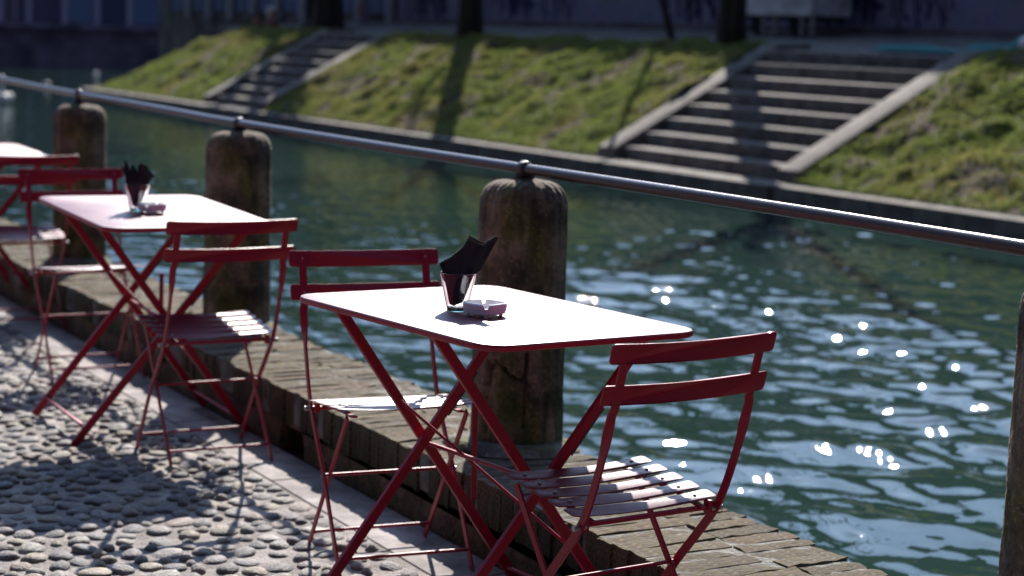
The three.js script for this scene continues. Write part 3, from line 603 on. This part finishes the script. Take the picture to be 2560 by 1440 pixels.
tree('slender bare tree behind the white-haired seated person', -32.3, -13.3, 0.1, 0.25, [[1.2, 1.0, 0.9, 1.0, 0.045], [1.7, 4.0, 1.0, 1.2, 0.05], ...LIMBS(0.7)], 4.2);
tree('slender bare tree between the seated people and the narrow stairs', -30.2, -12.9, 0.09, -0.2, [[1.0, 0.3, 0.8, 0.9, 0.04], [1.6, 2.8, 0.9, 1.1, 0.045], ...LIMBS(1.9)], 4.2);

// ---------------------------------------------------------------- long graffiti building behind the path
{
  const cv = document.createElement('canvas'); cv.width = 2048; cv.height = 512; const c = cv.getContext('2d');
  c.fillStyle = '#b6b4c0'; c.fillRect(0, 0, 2048, 512);
  for (let i = 0; i < 1500; i++) { c.fillStyle = `rgba(${rr(90, 200) | 0},${rr(90, 195) | 0},${rr(105, 205) | 0},${rr(0.03, 0.12)})`; c.fillRect(rr(0, 2048), rr(0, 512), rr(10, 120), rr(6, 60)); }
  c.lineCap = 'round';
  const scrawl = (x, y, w, h, n, col, lw) => { c.strokeStyle = col; c.lineWidth = lw; for (let i = 0; i < n; i++) { c.beginPath(); const px = x + i / n * w; c.moveTo(px, y + rr(0, h * 0.3)); c.bezierCurveTo(px + rr(-20, 60), y + rr(0, h), px + rr(-40, 50), y + rr(0, h), px + rr(-10, 50), y + h * rr(0.6, 1)); c.stroke(); } };
  for (let i = 0; i < 9; i++) scrawl(rr(20, 1700), rr(250, 330), rr(200, 420), rr(150, 230), Math.round(rr(6, 12)), ['#2a2a4a', '#1d1d30', '#3a3a66', '#24243a'][i % 4], rr(7, 18));
  const gt = new THREE.CanvasTexture(cv); gt.colorSpace = THREE.SRGBColorSpace; gt.wrapS = gt.wrapT = THREE.RepeatWrapping;
  const wallMat = std({ map: gt, color: lin(0.5, 0.48, 0.58), roughness: 0.95, bumpMap: again(tFine, 4, 1), bumpScale: 0.01 });
  const plain = std({ map: again(tMottle, 0.3, 0.3), color: lin(0.22, 0.19, 0.19), roughness: 0.95 }), redPl = std({ map: again(tMottle, 0.3, 0.3), color: lin(0.10, 0.045, 0.06), roughness: 0.9 });
  const pane = std({ color: lin(0.03, 0.04, 0.06), roughness: 0.12 }), pale = std({ map: again(tMottle, 1, 1), color: lin(0.42, 0.41, 0.46), roughness: 0.8 }), blue = std({ color: lin(0.14, 0.2, 0.36), roughness: 0.3 });
  const b = thing('long_building', 'long shaded building with a graffiti-covered lower wall behind the path', 'building'), Z = -14.6, H = 6.25;
  mesh('wall', uvMetres(box(52, H + 0.6, 6, -20, H / 2 - 0.3 + 0.0, Z - 3)), plain, b);
  mesh('graffiti_wall', (() => { const g = rbox(19, 2.55, 0.1, 0.01, -21, 2.72, Z + 0.051, 1); const u = g.attributes.uv, p = g.attributes.position; for (let i = 0; i < u.count; i++) u.setXY(i, (p.getX(i) + 30.5) / 9.5, (p.getY(i) - 1.45) / 2.55); return g; })(), wallMat, b);
  mesh('plinth', uvMetres(box(19.1, 0.16, 0.16, -21, 1.48, Z + 0.08)), plain, b);
  for (let x = -11.2; x < 4; x += 1.9) { mesh('panel', box(1.55, 2.4, 0.05, x, 2.7, Z + 0.025), redPl, b); mesh('pilaster', rbox(0.26, 2.6, 0.16, 0.02, x + 0.95, 2.72, Z + 0.08, 1), M.bark, b); }
  for (let x = -31.6; x > -45.5; x -= 1.55) { mesh('pilaster', rbox(0.3, 2.5, 0.2, 0.02, x + 0.78, 2.7, Z + 0.1, 1), pale, b); const f = mesh('window', box(1.2, 2.2, 0.06, x, 2.75, Z + 0.03), blue, b); mesh('mullion', box(0.06, 2.2, 0.05, x + rr(-0.15, 0.15), 2.75, Z + 0.085), pale, f); }
  for (let x = -44; x < 5; x += 3.1) { const w = mesh('window', box(1.0, 1.3, 0.08, x, 5.0, Z + 0.03), pane, b); mesh('sill', box(1.2, 0.08, 0.18, x, 4.3, Z + 0.09), plain, w); }
  mesh('roof', uvMetres(box(52.4, 0.16, 6.5, -20, H + 0.08, Z - 3)), redPl, b);
  const p = thing('corner_post', 'pale square post with a small red sign at the end of the graffiti wall', 'post', -30.35, 1.42, -13.6);
  mesh('shaft', rbox(0.24, 2.4, 0.24, 0.02, 0, 1.2, 0, 1), pale, p); mesh('sign_plate', rbox(0.1, 0.2, 0.02, 0.008, 0.12, 0.25, 0.135, 1), std({ color: lin(0.5, 0.02, 0.06), roughness: 0.5 }), p);
}
{
  const t = thing('utility_trailer', 'white boxy trailer parked on short legs against the graffiti wall', 'trailer', -16.5, 1.41, -13.75);
  const wm = std({ map: again(tMottle, 0.7, 0.7), color: lin(0.80, 0.80, 0.84), roughness: 0.5 }), dk = std({ color: lin(0.02, 0.02, 0.022), roughness: 0.85 });
  mesh('body', rbox(1.9, 1.3, 0.7, 0.03, 0, 0.27 + 0.65, 0, 2), wm, t);
  mesh('skirt', box(1.5, 0.05, 0.5, 0.1, 0.245, 0), dk, t);
  for (const [x, z] of [[-0.2, 0.28], [0.05, 0.26], [0.66, 0.28], [0.88, 0.26]]) mesh('leg', rod(V(x, 0, z), V(x, 0.27, z), 0.03, 10), M.steel, t);
  for (const x of [-0.5, 0.38]) { const w = mesh('wheel', new THREE.TorusGeometry(0.1, 0.045, 12, 24).translate(x, 0.145, 0.15), dk, t); mesh('hub', new THREE.CylinderGeometry(0.06, 0.06, 0.08, 16).rotateX(Math.PI / 2).translate(x, 0.145, 0.15), dk, w); }
  const g = new THREE.PlaneGeometry(2.8, 0.75, 70, 18); g.rotateX(-Math.PI / 2);
  const p = g.attributes.position; for (let i = 0; i < p.count; i++) { const x = p.getX(i), z = p.getZ(i), e = Math.min(1, (1.4 - Math.abs(x)) * 5, (0.375 - Math.abs(z)) * 7); p.setXYZ(i, x + 0.03 * noise3(x * 6, z * 6, 1), 0.012 + Math.max(0, e) * (0.05 + (x > 0.2 ? 0.06 : 0)) * (0.6 + 0.9 * Math.abs(fbm(x * 2.2, z * 5, 3, 4)) * 2), z); }
  g.computeVertexNormals(); const m = mesh('crumpled_tarp', g, std({ color: lin(0.03, 0.17, 0.18), roughness: 0.95, side: THREE.DoubleSide })); m.position.set(-10.7, 1.255, -11.75); m.rotation.y = 0.02;
  tag(m, 'crumpled teal tarpaulin lying at the head of the wide stairs', 'tarpaulin');
  const bag = sdfMesh([[V(-0.1, 0.08, 0), V(0.12, 0.09, 0.02), 0.09, 0.1], [V(0, 0.16, 0), V(0.05, 0.22, 0), 0.05, 0.03]], V(0, 0.12, 0), 0.35, 24); const bm = mesh('white_bag', bag, std({ color: lin(0.7, 0.7, 0.7), roughness: 0.7 })); bm.position.set(-9.55, 1.3, -11.5);
  tag(bm, 'small white plastic bag lying by the teal tarpaulin', 'bag');
  const st = mesh('kerb_stone', rbox(0.2, 0.2, 0.2, 0.04, 0, 0.1, 0), M.concrete); st.position.set(-28.0, 1.22, -11.35); tag(st, 'small pale stone block by the narrow stairs and tree trunk', 'stone');
}

// ---------------------------------------------------------------- seated people on the rounded end of the bank
function person(label, x, z, hair, shirt, facing, yb) {
  const t = thing('person', label, 'person', x, yb, z, facing);
  const H = V(0.02, 0.72, 0);
  const body = [[V(-0.02, 0.12, 0), V(0, 0.34, 0), 0.15, 0.15], [V(0, 0.34, 0), V(0.02, 0.5, 0), 0.15, 0.13], [V(0.02, 0.5, -0.15), V(0.02, 0.5, 0.15), 0.065, 0.065], [V(0.02, 0.5, 0), V(0.02, 0.64, 0), 0.06, 0.055],
    [V(0.02, 0.5, 0.17), V(0.06, 0.28, 0.24), 0.055, 0.045], [V(0.06, 0.28, 0.24), V(0.28, 0.24, 0.14), 0.045, 0.034], [V(0.02, 0.5, -0.17), V(0.06, 0.28, -0.24), 0.055, 0.045], [V(0.06, 0.28, -0.24), V(0.28, 0.24, -0.14), 0.045, 0.034],
    [V(0, 0.1, 0.1), V(0.38, 0.32, 0.14), 0.1, 0.07], [V(0.38, 0.32, 0.14), V(0.52, 0.0, 0.13), 0.07, 0.05], [V(0.52, 0.0, 0.13), V(0.66, -0.02, 0.13), 0.045, 0.035], [V(0, 0.1, -0.1), V(0.38, 0.32, -0.14), 0.1, 0.07], [V(0.38, 0.32, -0.14), V(0.52, 0.0, -0.13), 0.07, 0.05], [V(0.52, 0.0, -0.13), V(0.66, -0.02, -0.13), 0.045, 0.035]];
  for (const s of [1, -1]) for (let f = 0; f < 5; f++) { const o = s * (0.14 - 0.02 + f * 0.011); body.push([V(0.28, 0.24, s * 0.14), V(0.36 - (f === 4 ? 0.04 : 0), 0.225, o + (f === 4 ? s * 0.03 : 0)), 0.03, 0.01]); }
  const head = [[H.clone().add(V(0.0, 0.02, 0)), H.clone().add(V(0.02, -0.05, 0)), 0.1, 0.075], [H.clone().add(V(0.1, -0.01, 0)), H.clone().add(V(0.115, -0.03, 0)), 0.012, 0.016], [H.clone().add(V(0, -0.02, 0.095)), H.clone().add(V(-0.01, 0.01, 0.098)), 0.016, 0.016], [H.clone().add(V(0, -0.02, -0.095)), H.clone().add(V(-0.01, 0.01, -0.098)), 0.016, 0.016], [V(0.02, 0.55, 0), V(0.02, 0.68, 0), 0.055, 0.06]];
  const g = mergeGeometries([sdfMesh(body, V(0.15, 0.28, 0), 0.62, 60, 0.04), sdfMesh(head, V(0.02, 0.7, 0), 0.2, 40, 0.02)]), p = g.attributes.position, col = [];
  for (let i = 0; i < p.count; i++) { const x = p.getX(i), y = p.getY(i), skin = y > 0.575 || x > 0.27 && y > 0.17 && y < 0.27 && Math.abs(p.getZ(i)) < 0.2; const leg = y < 0.14 || x > 0.16; const c = skin ? [0.42, 0.25, 0.2] : leg ? [0.03, 0.035, 0.06] : shirt; col.push(...c); }
  g.setAttribute('color', new THREE.Float32BufferAttribute(col, 3)); mesh('body', g, std({ vertexColors: true, roughness: 0.8 }), t);
  mesh('hair', sdfMesh([[H.clone().add(V(-0.03, 0.045, 0)), H.clone().add(V(-0.01, 0.05, 0)), 0.098, 0.098], [H.clone().add(V(-0.05, -0.02, 0)), H.clone().add(V(-0.04, 0.02, 0)), 0.085, 0.09]], V(0, 0.74, 0), 0.2, 36, 0.03), std({ color: lin(...hair), roughness: 0.8 }), t);
  for (const s of [-1, 1]) mesh('eye', new THREE.SphereGeometry(0.011, 10, 8).translate(H.x + 0.088, H.y + 0.012, s * 0.034), M.iron, t);
  mesh('mouth', box(0.006, 0.006, 0.04, H.x + 0.092, H.y - 0.062, 0), std({ color: lin(0.25, 0.06, 0.06), roughness: 0.6 }), t);
}
person('seated person with white hair and pink top on the end of the bank', -31.7, -12.15, [0.62, 0.6, 0.58], [0.3, 0.1, 0.14], 0.6, 0.85);
person('seated person with dark hair and dark clothes on the end of the bank', -32.15, -11.95, [0.012, 0.012, 0.015], [0.015, 0.02, 0.04], 0.5, 0.72);

// ---------------------------------------------------------------- birds on the water
function bird(name, label, x, z, s, turn, tall) {
  const t = thing(name, label, 'bird', x, -0.32, z, turn), white = std({ color: lin(0.8, 0.8, 0.8), roughness: 0.8 });
  const neck = tall ? [[V(0.26, 0.1, 0), V(0.36, 0.26, 0), 0.06, 0.04], [V(0.36, 0.26, 0), V(0.3, 0.42, 0), 0.04, 0.033], [V(0.3, 0.42, 0), V(0.36, 0.53, 0), 0.033, 0.04], [V(0.36, 0.53, 0), V(0.44, 0.51, 0), 0.045, 0.028]] : [[V(0.22, 0.1, 0), V(0.3, 0.22, 0), 0.07, 0.05], [V(0.3, 0.22, 0), V(0.36, 0.26, 0), 0.06, 0.055]];
  mesh('body', sdfMesh([[V(-0.2, 0.08, 0), V(0.2, 0.07, 0), 0.13, 0.15], [V(-0.2, 0.1, 0), V(-0.46, 0.2, 0), 0.11, 0.02], [V(-0.3, 0.17, 0.1), V(0.12, 0.14, 0.11), 0.05, 0.1], [V(-0.3, 0.17, -0.1), V(0.12, 0.14, -0.11), 0.05, 0.1], ...neck], V(0, 0.2, 0), 0.62, 56, 0.05), white, t);
  const e = tall ? V(0.46, 0.505, 0) : V(0.41, 0.255, 0); mesh('beak', rod(e, e.clone().add(V(0.075, -0.02, 0)), 0.02, 8, 0.006), std({ color: lin(0.5, 0.16, 0.03), roughness: 0.6 }), t);
  for (const q of [-1, 1]) mesh('eye', new THREE.SphereGeometry(0.008, 8, 6).translate(e.x - 0.05, e.y + 0.03, q * 0.035), M.iron, t);
  t.scale.setScalar(s);
}
bird('swan', 'white swan swimming with raised neck on the canal', -30.95, -6.42, 0.95, -0.35, true);
bird('gull', 'small white gull on dark water past the end of the bank', -50.15, -14.04, 0.42, -0.4, false);
bird('gull', 'small white gull swimming between the swan and the rounded bank end', -41.56, -10.17, 0.36, -0.6, false);

// ---------------------------------------------------------------- building across the water at the canal bend
{
  const b = thing('waterside_building', 'shaded building with shop windows standing in the water at the canal bend', 'building'), X = -66.5;
  const dark = std({ map: again(tMottle, 0.2, 0.2), color: lin(0.2, 0.19, 0.27), roughness: 0.9 }), band = std({ map: again(tMottle, 0.2, 0.2), color: lin(0.3, 0.28, 0.45), roughness: 0.85 }), mid = std({ map: again(tMottle, 0.2, 0.2), color: lin(0.2, 0.19, 0.27), roughness: 0.9 });
  const gl = [std({ color: lin(0.05, 0.06, 0.16), roughness: 0.3 }), std({ color: lin(0.13, 0.2, 0.36), roughness: 0.3 }), std({ color: lin(0.42, 0.44, 0.6), roughness: 0.5 }), std({ color: lin(0.3, 0.1, 0.2), roughness: 0.5 })], post = std({ color: lin(0.45, 0.45, 0.6), roughness: 0.7 });
  mesh('quay_wall', uvMetres(box(10, 1.5, 90, X - 5, -0.37, -25)), dark, b);
  mesh('base_wall', uvMetres(box(9.9, 0.6, 90, X - 5.0, 0.68, -25)), mid, b);
  mesh('ledge', uvMetres(box(10.3, 0.14, 90, X - 4.95, 1.05, -25)), band, b);
  mesh('wall', uvMetres(box(9.4, 8, 90, X - 5.1, 5.12, -25)), mid, b);
  let z = 6, k = 0; const kinds = [0, 0, 1, 0, 1, 2, 0, 0, 1, 0, 2, 2, 1, 1, 0, 2];
  while (z > -45) { const w = rr(1.0, 1.6); const f = mesh('window', box(0.1, 2.1, w - 0.2, X - 0.38, 2.25, z - w / 2), gl[kinds[k++ % 16]], b); if (rnd() < 0.5) mesh('mullion', box(0.04, 2.1, 0.06, X - 0.31, 2.25, z - w / 2 + rr(-0.2, 0.2)), post, f); mesh('column', box(0.16, 2.2, 0.18, X - 0.34, 2.24, z - w), post, b); z -= w; }
  for (let zz = 3; zz > -48; zz -= 3) mesh('window', box(0.1, 1.6, 1.1, X - 0.38, 6, zz), gl[0], b);
  mesh('roof', uvMetres(box(10.6, 0.3, 91, X - 5, 9.2, -25)), dark, b);
}
renderer.render(scene, camera);
